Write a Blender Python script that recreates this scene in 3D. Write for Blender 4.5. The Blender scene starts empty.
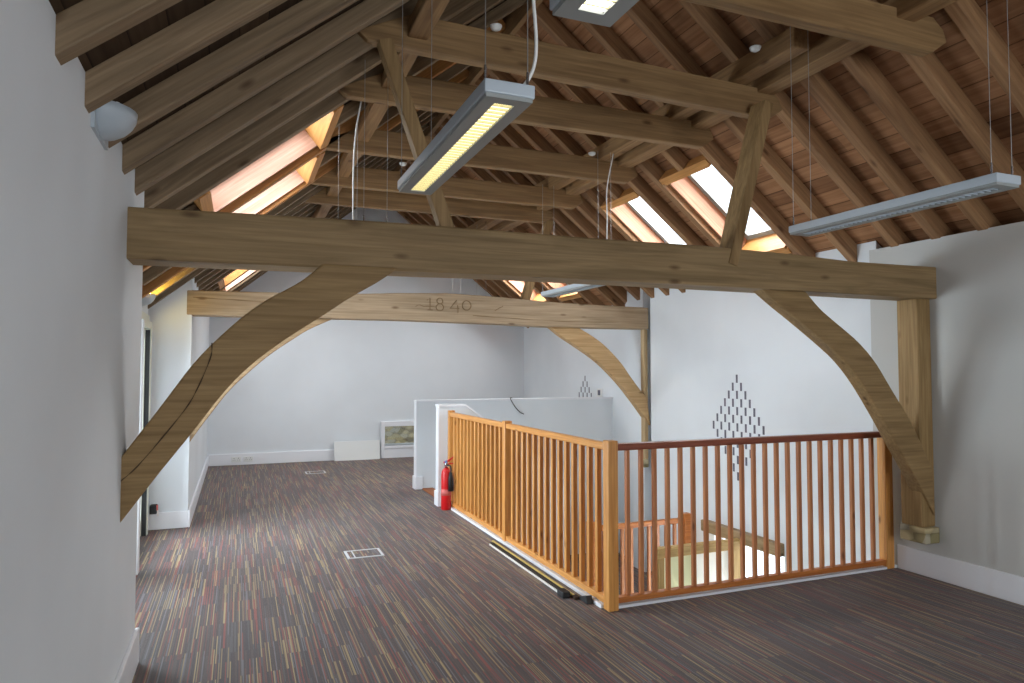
import bpy, bmesh, math, random
from mathutils import Vector, Matrix
random.seed(7)
scene = bpy.context.scene
COL = scene.collection

# ------------------------------------------------------------------ camera
cam_d = bpy.data.cameras.new('camera'); cam = bpy.data.objects.new('camera', cam_d); COL.objects.link(cam)
cam_d.sensor_width = 36.0; cam_d.lens = 688.0 / 1024.0 * 36.0
cam_d.clip_start = 0.05
cam.location = (0, 0, 1.6)
cam.rotation_euler = (math.radians(90 + 2.36), 0, math.radians(-21.717))
scene.camera = cam

# ------------------------------------------------------------------ materials
def new_mat(name):
    m = bpy.data.materials.new(name); m.use_nodes = True
    nt = m.node_tree
    return m, nt, nt.nodes['Principled BSDF']

def rgb(r, g, b):                         # sRGB 0-255 -> linear
    f = lambda c: (c / 12.92) if c <= 0.04045 else ((c + 0.055) / 1.055) ** 2.4
    return (f(r / 255), f(g / 255), f(b / 255), 1)

def link(nt, a, b): nt.links.new(a, b)

def coords(nt, scale, rot=(0, 0, 0), rand=True):
    tc = nt.nodes.new('ShaderNodeTexCoord')
    mp = nt.nodes.new('ShaderNodeMapping'); mp.inputs['Scale'].default_value = scale; mp.inputs['Rotation'].default_value = rot
    if rand:
        oi = nt.nodes.new('ShaderNodeObjectInfo')
        mul = nt.nodes.new('ShaderNodeMath'); mul.operation = 'MULTIPLY'; mul.inputs[1].default_value = 37.0
        link(nt, oi.outputs['Random'], mul.inputs[0])
        ad = nt.nodes.new('ShaderNodeVectorMath'); ad.operation = 'ADD'
        link(nt, tc.outputs['Object'], ad.inputs[0]); link(nt, mul.outputs[0], ad.inputs[1])
        link(nt, ad.outputs[0], mp.inputs['Vector'])
    else:
        link(nt, tc.outputs['Object'], mp.inputs['Vector'])
    return mp.outputs['Vector']

def ramp(nt, fac, stops, interp='LINEAR'):
    r = nt.nodes.new('ShaderNodeValToRGB'); r.color_ramp.interpolation = interp
    e = r.color_ramp.elements
    while len(e) < len(stops): e.new(0.5)
    for k, (p, c) in enumerate(stops): e[k].position = p; e[k].color = c
    link(nt, fac, r.inputs['Fac'])
    return r.outputs['Color']

def noise(nt, vec, scale, detail=4, dist=0.0):
    n = nt.nodes.new('ShaderNodeTexNoise'); n.inputs['Scale'].default_value = scale
    n.inputs['Detail'].default_value = detail; n.inputs['Distortion'].default_value = dist
    link(nt, vec, n.inputs['Vector'])
    return n.outputs['Fac']

def mix(nt, fac, a, b, mode='MIX'):
    m = nt.nodes.new('ShaderNodeMix'); m.data_type = 'RGBA'; m.blend_type = mode
    if isinstance(fac, (int, float)): m.inputs['Factor'].default_value = fac
    else: link(nt, fac, m.inputs['Factor'])
    for s, v in ((6, a), (7, b)):
        if hasattr(v, 'links') or hasattr(v, 'is_linked'): link(nt, v, m.inputs[s])
        else: m.inputs[s].default_value = v
    return m.outputs[2]

def wood(name, dark, light, axis='X', rot=(0, 0, 0), knots=True, rough=0.55, spec=0.3, s=1.0):
    m, nt, b = new_mat(name)
    k = {'X': 0, 'Y': 1, 'Z': 2}[axis]
    sc = [9 * s, 9 * s, 9 * s]; sc[k] = 0.7 * s
    v = coords(nt, sc, rot)
    f = noise(nt, v, 1.6, 6, 1.2)
    c = ramp(nt, f, [(0.28, dark), (0.72, light)])
    sc2 = [70 * s, 70 * s, 70 * s]; sc2[k] = 2.0 * s
    f2 = noise(nt, coords(nt, sc2, rot), 1.0, 3)
    g = ramp(nt, f2, [(0.3, (0.72, 0.68, 0.62, 1)), (0.65, (1, 1, 1, 1))])
    c = mix(nt, 0.8, c, g, 'MULTIPLY')
    if knots:
        sc3 = [7 * s, 7 * s, 7 * s]; sc3[k] = 2.6 * s
        vo = nt.nodes.new('ShaderNodeTexVoronoi'); vo.inputs['Scale'].default_value = 1.0
        link(nt, coords(nt, sc3, rot), vo.inputs['Vector'])
        kn = ramp(nt, vo.outputs['Distance'], [(0.05, (0.25, 0.16, 0.10, 1)), (0.16, (1, 1, 1, 1))])
        c = mix(nt, 0.75, c, kn, 'MULTIPLY')
    link(nt, c, b.inputs['Base Color'])
    b.inputs['Roughness'].default_value = rough
    b.inputs['Specular IOR Level'].default_value = spec
    bp = nt.nodes.new('ShaderNodeBump'); bp.inputs['Strength'].default_value = 0.25; bp.inputs['Distance'].default_value = 0.01
    link(nt, f2, bp.inputs['Height']); link(nt, bp.outputs['Normal'], b.inputs['Normal'])
    return m

def plain(name, col, rough=0.5, metal=0.0, spec=0.5, var=0.0, vs=6.0):
    m, nt, b = new_mat(name)
    if var:
        f = noise(nt, coords(nt, (1, 1, 1)), vs, 4)
        d = tuple(x * (1 - var) for x in col[:3]) + (1,)
        link(nt, ramp(nt, f, [(0.3, d), (0.7, col)]), b.inputs['Base Color'])
    else:
        b.inputs['Base Color'].default_value = col
    b.inputs['Roughness'].default_value = rough; b.inputs['Metallic'].default_value = metal
    b.inputs['Specular IOR Level'].default_value = spec
    return m

def emit(name, col, strength):
    m, nt, b = new_mat(name)
    b.inputs['Base Color'].default_value = col
    b.inputs['Emission Color'].default_value = col; b.inputs['Emission Strength'].default_value = strength
    return m

def plaster(name, col):
    m, nt, b = new_mat(name)
    v = coords(nt, (1, 1, 1), rand=False)
    f = noise(nt, v, 0.9, 3)
    d = tuple(x * 0.93 for x in col[:3]) + (1,)
    link(nt, ramp(nt, f, [(0.35, d), (0.65, col)]), b.inputs['Base Color'])
    b.inputs['Roughness'].default_value = 0.85; b.inputs['Specular IOR Level'].default_value = 0.15
    bp = nt.nodes.new('ShaderNodeBump'); bp.inputs['Strength'].default_value = 0.06; bp.inputs['Distance'].default_value = 0.01
    link(nt, noise(nt, v, 40, 4), bp.inputs['Height']); link(nt, bp.outputs['Normal'], b.inputs['Normal'])
    return m

def boards_mat(name, dark, light, width):
    # boards run along local Y; local X runs down the slope
    m, nt, b = new_mat(name)
    tc = nt.nodes.new('ShaderNodeTexCoord'); sp = nt.nodes.new('ShaderNodeSeparateXYZ')
    link(nt, tc.outputs['Object'], sp.inputs[0])
    dv = nt.nodes.new('ShaderNodeMath'); dv.operation = 'DIVIDE'; dv.inputs[1].default_value = width
    link(nt, sp.outputs['X'], dv.inputs[0])
    fl = nt.nodes.new('ShaderNodeMath'); fl.operation = 'FLOOR'; link(nt, dv.outputs[0], fl.inputs[0])
    fr = nt.nodes.new('ShaderNodeMath'); fr.operation = 'FRACT'; link(nt, dv.outputs[0], fr.inputs[0])
    # board lengths: two to three metres, staggered
    wn0 = nt.nodes.new('ShaderNodeTexWhiteNoise'); wn0.noise_dimensions = '1D'; link(nt, fl.outputs[0], wn0.inputs['W'])
    yy = nt.nodes.new('ShaderNodeMath'); yy.operation = 'MULTIPLY_ADD'; yy.inputs[1].default_value = 0.4
    link(nt, sp.outputs['Y'], yy.inputs[0]); link(nt, wn0.outputs['Value'], yy.inputs[2])
    fy = nt.nodes.new('ShaderNodeMath'); fy.operation = 'FLOOR'; link(nt, yy.outputs[0], fy.inputs[0])
    cb = nt.nodes.new('ShaderNodeCombineXYZ'); link(nt, fl.outputs[0], cb.inputs[0]); link(nt, fy.outputs[0], cb.inputs[1])
    wn = nt.nodes.new('ShaderNodeTexWhiteNoise'); wn.noise_dimensions = '2D'; link(nt, cb.outputs[0], wn.inputs['Vector'])
    c = ramp(nt, wn.outputs['Value'], [(0, dark), (1, light)])
    f2 = noise(nt, coords(nt, (30, 1.2, 30), rand=False), 1.0, 4, 0.6)
    c = mix(nt, 0.9, c, ramp(nt, f2, [(0.3, (0.6, 0.55, 0.5, 1)), (0.7, (1, 1, 1, 1))]), 'MULTIPLY')
    f3 = noise(nt, coords(nt, (2, 2, 2), rand=False), 1.5, 4)
    c = mix(nt, 0.7, c, ramp(nt, f3, [(0.3, (0.6, 0.58, 0.55, 1)), (0.6, (1, 1, 1, 1))]), 'MULTIPLY')
    gap = ramp(nt, fr.outputs[0], [(0.0, (0.12, 0.1, 0.08, 1)), (0.07, (1, 1, 1, 1))])
    c = mix(nt, 0.9, c, gap, 'MULTIPLY')
    link(nt, c, b.inputs['Base Color']); b.inputs['Roughness'].default_value = 0.8
    b.inputs['Specular IOR Level'].default_value = 0.15
    return m

def carpet_mat(name):
    m, nt, b = new_mat(name)
    tc = nt.nodes.new('ShaderNodeTexCoord'); sp = nt.nodes.new('ShaderNodeSeparateXYZ')
    link(nt, tc.outputs['Object'], sp.inputs[0])
    def mth(op, a, bv=None, cv=None):
        n = nt.nodes.new('ShaderNodeMath'); n.operation = op
        for k, x in enumerate((a, bv, cv)):
            if x is None: continue
            if isinstance(x, (int, float)): n.inputs[k].default_value = x
            else: link(nt, x, n.inputs[k])
        return n.outputs[0]
    def stripes(w, length, seed):
        sx = mth('FLOOR', mth('DIVIDE', sp.outputs['X'], w))
        n1 = nt.nodes.new('ShaderNodeTexWhiteNoise'); n1.noise_dimensions = '1D'
        link(nt, mth('ADD', sx, seed), n1.inputs['W'])
        sy = mth('FLOOR', mth('ADD', mth('DIVIDE', sp.outputs['Y'], length), mth('MULTIPLY', mth('FLOOR', mth('MULTIPLY', n1.outputs['Value'], 3.0)), 0.5)))
        cb = nt.nodes.new('ShaderNodeCombineXYZ'); link(nt, sx, cb.inputs[0]); link(nt, sy, cb.inputs[1]); cb.inputs[2].default_value = seed
        n2 = nt.nodes.new('ShaderNodeTexWhiteNoise'); n2.noise_dimensions = '3D'; link(nt, cb.outputs[0], n2.inputs['Vector'])
        return n2.outputs['Value']
    base = ramp(nt, stripes(0.006, 0.5, 3.0), CARPET_A, 'CONSTANT')
    fleck = stripes(0.0058, 0.42, 11.0)
    col2 = ramp(nt, fleck, CARPET_B, 'CONSTANT')
    fac = ramp(nt, fleck, [(0.0, (0, 0, 0, 1)), (0.70, (1, 1, 1, 1))], 'CONSTANT')
    c = mix(nt, fac, base, col2)
    # faint tile to tile change and pile mottling
    cb = nt.nodes.new('ShaderNodeCombineXYZ')
    link(nt, mth('FLOOR', mth('DIVIDE', sp.outputs['X'], 0.5)), cb.inputs[0]); link(nt, mth('FLOOR', mth('DIVIDE', sp.outputs['Y'], 0.5)), cb.inputs[1])
    n3 = nt.nodes.new('ShaderNodeTexWhiteNoise'); n3.noise_dimensions = '2D'; link(nt, cb.outputs[0], n3.inputs['Vector'])
    c = mix(nt, 1.0, c, ramp(nt, n3.outputs['Value'], [(0, (0.9, 0.9, 0.9, 1)), (1, (1, 1, 1, 1))]), 'MULTIPLY')
    link(nt, c, b.inputs['Base Color'])
    b.inputs['Roughness'].default_value = 0.6; b.inputs['Specular IOR Level'].default_value = 0.35
    b.inputs['Sheen Weight'].default_value = 0.12; b.inputs['Sheen Roughness'].default_value = 0.4
    bp = nt.nodes.new('ShaderNodeBump'); bp.inputs['Strength'].default_value = 0.3; bp.inputs['Distance'].default_value = 0.004
    link(nt, noise(nt, coords(nt, (1, 1, 1), rand=False), 300, 2), bp.inputs['Height']); link(nt, bp.outputs['Normal'], b.inputs['Normal'])
    return m

CARPET_A = [(0.0, rgb(72, 60, 58)), (0.3, rgb(82, 69, 66)), (0.55, rgb(66, 58, 59)), (0.72, rgb(98, 66, 60)), (0.86, rgb(84, 78, 79))]
CARPET_B = [(0.0, rgb(80, 68, 66)), (0.70, rgb(136, 116, 84)), (0.79, rgb(128, 66, 58)), (0.88, rgb(104, 101, 104)), (0.94, rgb(154, 134, 94))]

def glass_mat(name, tint=(1, 1, 1, 1), refl=0.08):
    m, nt, b = new_mat(name)
    nt.nodes.remove(b)
    t = nt.nodes.new('ShaderNodeBsdfTransparent'); t.inputs[0].default_value = tint
    g = nt.nodes.new('ShaderNodeBsdfGlossy'); g.inputs['Roughness'].default_value = 0.02
    mx = nt.nodes.new('ShaderNodeMixShader'); mx.inputs[0].default_value = refl
    link(nt, t.outputs[0], mx.inputs[1]); link(nt, g.outputs[0], mx.inputs[2])
    link(nt, mx.outputs[0], nt.nodes['Material Output'].inputs[0])
    return m

def frosted_mat(name, col):
    m, nt, b = new_mat(name)
    nt.nodes.remove(b)
    t = nt.nodes.new('ShaderNodeBsdfTranslucent'); t.inputs[0].default_value = col
    d = nt.nodes.new('ShaderNodeBsdfDiffuse'); d.inputs[0].default_value = col
    mx = nt.nodes.new('ShaderNodeMixShader'); mx.inputs[0].default_value = 0.35
    link(nt, t.outputs[0], mx.inputs[1]); link(nt, d.outputs[0], mx.inputs[2])
    link(nt, mx.outputs[0], nt.nodes['Material Output'].inputs[0])
    return m

def stone_mat(name):
    m, nt, b = new_mat(name)
    vo = nt.nodes.new('ShaderNodeTexVoronoi'); vo.inputs['Scale'].default_value = 7.0
    link(nt, coords(nt, (1, 1, 1.6), rand=False), vo.inputs['Vector'])
    c = ramp(nt, vo.outputs['Color'], [(0.1, rgb(140, 130, 92)), (0.5, rgb(196, 180, 138)), (0.9, rgb(170, 166, 150))])
    c = mix(nt, 0.8, c, ramp(nt, vo.outputs['Distance'], [(0.45, (1, 1, 1, 1)), (0.75, (0.35, 0.32, 0.28, 1))]), 'MULTIPLY')
    link(nt, c, b.inputs['Base Color']); b.inputs['Roughness'].default_value = 0.9
    return m

A_L = math.atan(0.82); A_R = math.atan(0.80)
M = {}
M['wall'] = plaster('white_plaster', rgb(226, 231, 235))
M['wall_shaded'] = plaster('shaded_plaster', rgb(200, 200, 196))  # same white plaster, the pier's shade put into the colour
M['skirt'] = plain('white_gloss_paint', rgb(232, 234, 238), 0.35)
M['carpet'] = carpet_mat('striped_carpet')
M['oak_front'] = wood('oak_brown_grain', rgb(128, 106, 74), rgb(162, 136, 98), 'X', rough=0.65)
M['oak_front_z'] = wood('oak_brown_upright', rgb(136, 110, 70), rgb(174, 144, 100), 'Z', rough=0.65)
M['oak_brace'] = wood('oak_brace_grain', rgb(130, 104, 69), rgb(162, 134, 92), 'X', (0, 0.8, 0), rough=0.65)
M['oak_brace_r'] = wood('oak_brace_grain_mirrored', rgb(130, 104, 69), rgb(162, 134, 92), 'X', (0, -0.9, 0), rough=0.65)
M['oak_rear'] = wood('oak_pale_grain', rgb(158, 138, 112), rgb(186, 164, 136), 'X', rough=0.7)
M['oak_rear_b'] = wood('oak_pale_brace', rgb(166, 140, 106), rgb(190, 164, 128), 'X', (0, 0.8, 0), rough=0.7)
M['oak_rear_br'] = wood('oak_pale_brace_mirrored', rgb(174, 142, 100), rgb(198, 166, 122), 'X', (0, -0.9, 0), rough=0.7)
M['oak_rear_z'] = wood('oak_pale_upright', rgb(176, 150, 112), rgb(200, 176, 138), 'Z', rough=0.7)
M['collar'] = wood('collar_timber', rgb(126, 98, 66), rgb(162, 130, 90), 'X', rough=0.6)
M['purlin'] = wood('purlin_timber', rgb(128, 98, 66), rgb(162, 128, 88), 'Y', rough=0.65)
M['rafter_l'] = wood('rafter_dark', rgb(116, 98, 76), rgb(154, 131, 103), 'X', rough=0.65)
M['rafter_r'] = wood('rafter_brown', rgb(128, 94, 66), rgb(168, 130, 92), 'X', rough=0.65)
M['rafter_o'] = wood('rafter_skylit_orange', rgb(166, 112, 60), rgb(196, 142, 84), 'X', rough=0.5)  # same rafter timber, skylight glow painted in as orange
M['boards_l'] = boards_mat('sarking_boards_shaded', rgb(64, 50, 38), rgb(92, 74, 56), 0.15)  # base darkened further to carry the shade between the left rafters
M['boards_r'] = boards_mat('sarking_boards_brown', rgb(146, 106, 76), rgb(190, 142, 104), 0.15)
M['strut'] = wood('strut_timber', rgb(126, 100, 64), rgb(168, 138, 96), 'Z', rough=0.6, knots=False)
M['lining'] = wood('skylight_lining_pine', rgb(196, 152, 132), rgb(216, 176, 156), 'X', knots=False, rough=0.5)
M['lining_r'] = wood('skylight_lining_darker_pine', rgb(168, 116, 88), rgb(190, 138, 108), 'X', knots=False, rough=0.5)  # darker copy of the lining, tuned down against the bright right skylights
M['lining_y'] = wood('skylight_trimmer_pine', rgb(186, 130, 70), rgb(208, 152, 90), 'Y', knots=False, rough=0.5)
M['pine'] = wood('orange_pine_upright', rgb(202, 134, 64), rgb(230, 168, 92), 'Z', rough=0.35, spec=0.5, s=1.4)
M['pine_y'] = wood('orange_pine_rail', rgb(206, 138, 70), rgb(232, 170, 96), 'Y', rough=0.35, spec=0.5, s=1.4)
M['pine_red'] = wood('red_pine_upright', rgb(170, 104, 62), rgb(204, 138, 88), 'Z', rough=0.35, spec=0.5, s=1.4)
M['pine_red_x'] = wood('red_pine_rail', rgb(126, 64, 44), rgb(158, 88, 62), 'X', rough=0.35, spec=0.5, s=1.4)
M['pine_x'] = wood('orange_pine_cross_rail', rgb(176, 100, 42), rgb(206, 130, 64), 'X', rough=0.4, spec=0.5, s=1.4)
M['nosing'] = wood('stair_nosing_timber', rgb(150, 84, 44), rgb(176, 106, 58), 'Y', knots=False)
M['lower_frame'] = wood('oak_yellow_frame', rgb(176, 142, 84), rgb(206, 172, 112), 'X', knots=False)
M['lower_frame_z'] = wood('oak_yellow_frame_upright', rgb(176, 142, 84), rgb(206, 172, 112), 'Z', knots=False)
M['lintel'] = wood('oak_grey_lintel', rgb(140, 116, 84), rgb(170, 146, 112), 'Y')
M['glass'] = glass_mat('clear_glass')
M['frost_green'] = frosted_mat('frosted_green_glass', rgb(238, 240, 218))
M['frost_white'] = frosted_mat('frosted_white_glass', rgb(246, 246, 242))
M['lamp_body'] = plain('blue_grey_enamel', rgb(178, 188, 196), 0.4)
M['lamp_under'] = plain('grey_enamel', rgb(146, 150, 148), 0.5)
M['louvre_warm'] = emit('warm_lit_louvre', (1.0, 0.92, 0.62, 1), 1.7)
M['louvre_white'] = emit('white_lit_louvre', (1.0, 0.98, 0.9, 1), 5.0)
M['louvre_bar'] = plain('louvre_bar_metal', rgb(226, 216, 168), 0.4, 0.2)
M['louvre_off'] = plain('unlit_louvre', rgb(206, 210, 214), 0.35, 0.3)
M['steel'] = plain('bright_steel', rgb(190, 192, 196), 0.25, 0.9)
M['wire'] = plain('suspension_wire_steel', rgb(170, 170, 168), 0.4, 0.6)
M['cable'] = plain('white_cable', rgb(226, 226, 222), 0.5)
M['white_plastic'] = plain('white_plastic', rgb(226, 228, 226), 0.4)
M['black'] = plain('black_rubber', rgb(26, 26, 28), 0.6)
M['dark'] = plain('dark_void', rgb(112, 110, 122), 0.9, var=0.35, vs=9)
M['crack'] = plain('dry_crack', rgb(72, 55, 36), 0.9)
M['carved'] = plain('weathered_cut', rgb(128, 104, 74), 0.9)
M['dark2'] = plain('dark_groove', rgb(58, 40, 26), 0.9)
M['red'] = plain('red_enamel', rgb(204, 26, 30), 0.3)
M['label_white'] = plain('paper_label', rgb(232, 226, 222), 0.6)
M['tag_red'] = plain('red_tag', rgb(206, 104, 98), 0.6)
M['brass'] = plain('brass_strip', rgb(206, 184, 108), 0.4, 0.3)
M['silver'] = plain('silver_strip', rgb(224, 222, 214), 0.4, 0.1)
M['alu'] = plain('aluminium_frame', rgb(196, 198, 200), 0.4)
M['door_frame'] = plain('cream_door_paint', rgb(216, 220, 206), 0.4)
M['seal'] = plain('dark_door_seal', rgb(34, 38, 40), 0.5)
M['grey_frame'] = plain('grey_skylight_frame', rgb(150, 160, 160), 0.4)
M['stone'] = stone_mat('outside_stone_wall')
M['lower_floor'] = plain('lower_floor_tile', rgb(190, 184, 172), 0.6, var=0.1)
M['uplight'] = emit('warm_uplight_tube', (1.0, 0.9, 0.6, 1), 14.0)

# ------------------------------------------------------------------ mesh helpers
def BM(): return bmesh.new()

def box(bm, x0, x1, y0, y1, z0, z1):
    vs = [bm.verts.new(p) for p in ((x0, y0, z0), (x1, y0, z0), (x1, y1, z0), (x0, y1, z0), (x0, y0, z1), (x1, y0, z1), (x1, y1, z1), (x0, y1, z1))]
    for f in ((0, 3, 2, 1), (4, 5, 6, 7), (0, 1, 5, 4), (1, 2, 6, 5), (2, 3, 7, 6), (3, 0, 4, 7)):
        bm.faces.new([vs[i] for i in f])

def prism(bm, pts, axis, a, b):
    """pts: polygon; axis 'Y' -> pts are (x,z); 'X' -> (y,z); 'Z' -> (x,y)"""
    mk = {'Y': lambda p, t: (p[0], t, p[1]), 'X': lambda p, t: (t, p[0], p[1]), 'Z': lambda p, t: (p[0], p[1], t)}[axis]
    va = [bm.verts.new(mk(p, a)) for p in pts]; vb = [bm.verts.new(mk(p, b)) for p in pts]
    n = len(pts)
    bm.faces.new(va); bm.faces.new(list(reversed(vb)))
    for i in range(n):
        j = (i + 1) % n
        bm.faces.new((va[i], vb[i], vb[j], va[j]))

def band(bm, lo, hi, y0, y1):
    """solid between two polylines (x,z) of equal length, extruded along Y"""
    n = len(lo)
    ring = []
    for i in range(n):
        ring.append([bm.verts.new((lo[i][0], y0, lo[i][1])), bm.verts.new((hi[i][0], y0, hi[i][1])),
                     bm.verts.new((hi[i][0], y1, hi[i][1])), bm.verts.new((lo[i][0], y1, lo[i][1]))])
    for i in range(n - 1):
        for k in range(4):
            bm.faces.new((ring[i][k], ring[i][(k + 1) % 4], ring[i + 1][(k + 1) % 4], ring[i + 1][k]))
    bm.faces.new(ring[0]); bm.faces.new(list(reversed(ring[-1])))

def resample(pts, n):
    d = [0]
    for a, b in zip(pts, pts[1:]): d.append(d[-1] + math.dist(a, b))
    out = []
    for k in range(n):
        t = d[-1] * k / (n - 1)
        for i in range(len(pts) - 1):
            if t <= d[i + 1] + 1e-9:
                u = (t - d[i]) / max(1e-9, d[i + 1] - d[i])
                out.append(tuple(a + (b - a) * u for a, b in zip(pts[i], pts[i + 1]))); break
    return out

def smooth_line(pts, n):
    """Catmull-Rom through pts"""
    P = [Vector(p) for p in pts]; P = [2 * P[0] - P[1]] + P + [2 * P[-1] - P[-2]]
    out = []
    seg = len(P) - 3
    for k in range(n):
        t = seg * k / (n - 1); i = min(int(t), seg - 1); u = t - i
        a, b, c, d = P[i:i + 4]
        out.append(tuple(0.5 * ((2 * b) + (c - a) * u + (2 * a - 5 * b + 4 * c - d) * u * u + (3 * b - a - 3 * c + d) * u ** 3)))
    return out

def tube(bm, pts, r, seg=8, closed=False, flat=None):
    pts = [Vector(p) for p in pts]; rings = []
    n = len(pts)
    prev = None
    for i, p in enumerate(pts):
        t = (pts[(i + 1) % n] - pts[i - 1]) if closed else (pts[min(i + 1, n - 1)] - pts[max(i - 1, 0)])
        t.normalize()
        ref = prev if prev is not None else (Vector((0, 1, 0)) if abs(t.y) < 0.9 else Vector((1, 0, 0)))
        u = (ref - t * ref.dot(t)).normalized(); prev = u
        w = t.cross(u)
        rr = r[i] if isinstance(r, (list, tuple)) else r
        ring = []
        for k in range(seg):
            a = 2 * math.pi * k / seg
            o = u * math.cos(a) * rr + w * math.sin(a) * rr
            if flat: o = Vector((o.x * flat[0], o.y * flat[1], o.z * flat[2]))
            ring.append(bm.verts.new(p + o))
        rings.append(ring)
    m = n if closed else n - 1
    for i in range(m):
        a, b = rings[i], rings[(i + 1) % n]
        for k in range(seg):
            bm.faces.new((a[k], a[(k + 1) % seg], b[(k + 1) % seg], b[k]))
    if not closed:
        bm.faces.new(rings[0]); bm.faces.new(list(reversed(rings[-1])))

def lathe(bm, prof, cx, cy, seg=20):
    rings = []
    for r, z in prof:
        rings.append([bm.verts.new((cx + r * math.cos(2 * math.pi * k / seg), cy + r * math.sin(2 * math.pi * k / seg), z)) for k in range(seg)])
    for a, b in zip(rings, rings[1:]):
        for k in range(seg):
            bm.faces.new((a[k], a[(k + 1) % seg], b[(k + 1) % seg], b[k]))
    bm.faces.new(list(reversed(rings[0]))); bm.faces.new(rings[-1])

def obj(name, bm, mat, parent=None, bevel=0.0, smooth=False, local=False):
    """link a bmesh built in world coordinates (or parent-local when local=True); origin moves to its base"""
    bmesh.ops.recalc_face_normals(bm, faces=bm.faces)
    me = bpy.data.meshes.new(name)
    if not local:
        xs = [v.co.x for v in bm.verts]; ys = [v.co.y for v in bm.verts]; zs = [v.co.z for v in bm.verts]
        base = Vector(((min(xs) + max(xs)) / 2, (min(ys) + max(ys)) / 2, min(zs)))
        bmesh.ops.translate(bm, verts=bm.verts, vec=-base)
    else:
        base = Vector((0, 0, 0))
    bm.to_mesh(me); bm.free()
    me.materials.append(mat)
    if smooth:
        for p in me.polygons: p.use_smooth = True
    o = bpy.data.objects.new(name, me); COL.objects.link(o)
    if parent is not None:
        o.parent = parent
        off = Vector((0, 0, 0))
        if not local:
            q = parent
            while q is not None: off += q.location; q = q.parent
        o.location = base - off
    else:
        o.location = base
    if bevel:
        md = o.modifiers.new('bevel', 'BEVEL'); md.width = bevel; md.segments = 2; md.limit_method = 'ANGLE'; md.angle_limit = 0.7
    return o

def tag(o, label=None, cat=None, group=None, kind=None):
    if label: o['label'] = label
    if cat: o['category'] = cat
    if group: o['group'] = group
    if kind: o['kind'] = kind
    return o

def thing(name, loc, label, cat, group=None, kind=None, rot=(0, 0, 0)):
    o = bpy.data.objects.new(name, None); o.empty_display_size = 0.1
    COL.objects.link(o); o.location = loc; o.rotation_euler = rot
    return tag(o, label, cat, group, kind)

def struct(name, bm, mat, label=None, cat=None, bevel=0.0):
    return tag(obj(name, bm, mat, bevel=bevel), label, cat, kind='structure')

def one_box(*a):
    bm = BM(); box(bm, *a); return bm

def dup(root):
    r = root.copy(); COL.objects.link(r)
    for ch in list(root.children):
        c = ch.copy(); COL.objects.link(c); c.parent = r
        for g in list(ch.children):
            d = g.copy(); COL.objects.link(d); d.parent = c
    return r

# ------------------------------------------------------------------ the shell
YB = 12.55; YF = -3.0                     # far and near end walls
zL = lambda x: 2.91 + 0.82 * x            # underside of the left rafters
zR = lambda x: 6.612 - 0.80 * x            # underside of the right rafters
XR = (6.612 - 2.91) / (0.82 + 0.80); ZR = zL(XR)
DL, DR = 0.095, 0.13                       # rafter depths
bL = lambda x: zL(x) + DL / math.cos(A_L) - 0.005   # underside of the boards
bR = lambda x: zR(x) + DR / math.cos(A_R) - 0.005

# floor with the stairwell left open
bm = BM()
for a in ((-0.85, 2.42, YF, YB), (2.42, 5.25, YF, 4.17), (2.42, 5.25, 9.16, YB)):
    box(bm, a[0], a[1], a[2], a[3], -0.25, 0.0)
struct('floor', bm, M['carpet'], 'dark carpet with thin red, tan and grey stripes', 'floor')

# left wall: near pier, recess with the glazed door, far wall
bm = BM()
prism(bm, [(-1.1, -0.25), (-0.5, -0.25), (-0.5, bL(-0.5)), (-1.1, bL(-1.1))], 'Y', YF, 4.3)
prism(bm, [(-1.1, -0.25), (-0.45, -0.25), (-0.45, bL(-0.45)), (-1.1, bL(-1.1))], 'Y', 7.8, YB)
DY0, DY1, DZ = 4.45, 7.62, 2.07
prism(bm, [(-1.1, DZ), (-0.85, DZ), (-0.85, bL(-0.85)), (-1.1, bL(-1.1))], 'Y', 4.3, 7.8)
box(bm, -1.1, -0.85, 4.3, DY0, -0.25, DZ); box(bm, -1.1, -0.85, DY1, 7.8, -0.25, DZ)
box(bm, -1.1, -0.85, DY0, DY1, -0.25, 0.0)
struct('wall_left', bm, M['wall'], 'white plastered left wall with a deep recess between two piers', 'wall')

# right wall with piers, running down into the stairwell; window opening on the lower floor
WY0, WY1, WZ0, WZ1 = 5.43, 6.52, -2.2, -0.24
XN = 5.08                                  # face of the right wall between the two trusses
bm = BM()
for x, y0, y1 in ((XN, 4.3, WY0), (XN, WY1, 7.79), (5.25, 7.79, YB)):
    prism(bm, [(5.6, -2.75), (x, -2.75), (x, bR(x)), (5.6, bR(5.6))], 'Y', y0, y1)
prism(bm, [(5.6, WZ1), (XN, WZ1), (XN, bR(XN)), (5.6, bR(5.6))], 'Y', WY0, WY1)
box(bm, XN, 5.6, WY0, WY1, -2.75, WZ0)
prism(bm, [(5.25, -2.75), (5.076, -2.75), (5.076, bR(5.076)), (5.25, bR(5.25))], 'Y', 7.96, 8.4)
wall_r = struct('wall_right', bm, M['wall'], 'white plastered right wall with diamond patterns of slits', 'wall')

bm = BM()
prism(bm, [(5.25, -2.75), (5.0, -2.75), (5.0, 2.62), (5.25, 2.62)], 'Y', YF, 4.3)
prism(bm, [(5.6, -2.75), (5.25, -2.75), (5.25, bR(5.25)), (5.6, bR(5.6))], 'Y', YF, 4.3)
struct('wall_right_near', bm, M['wall_shaded'], 'plastered pier with its shade painted in, carrying the right end of the front truss', 'wall')

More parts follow.
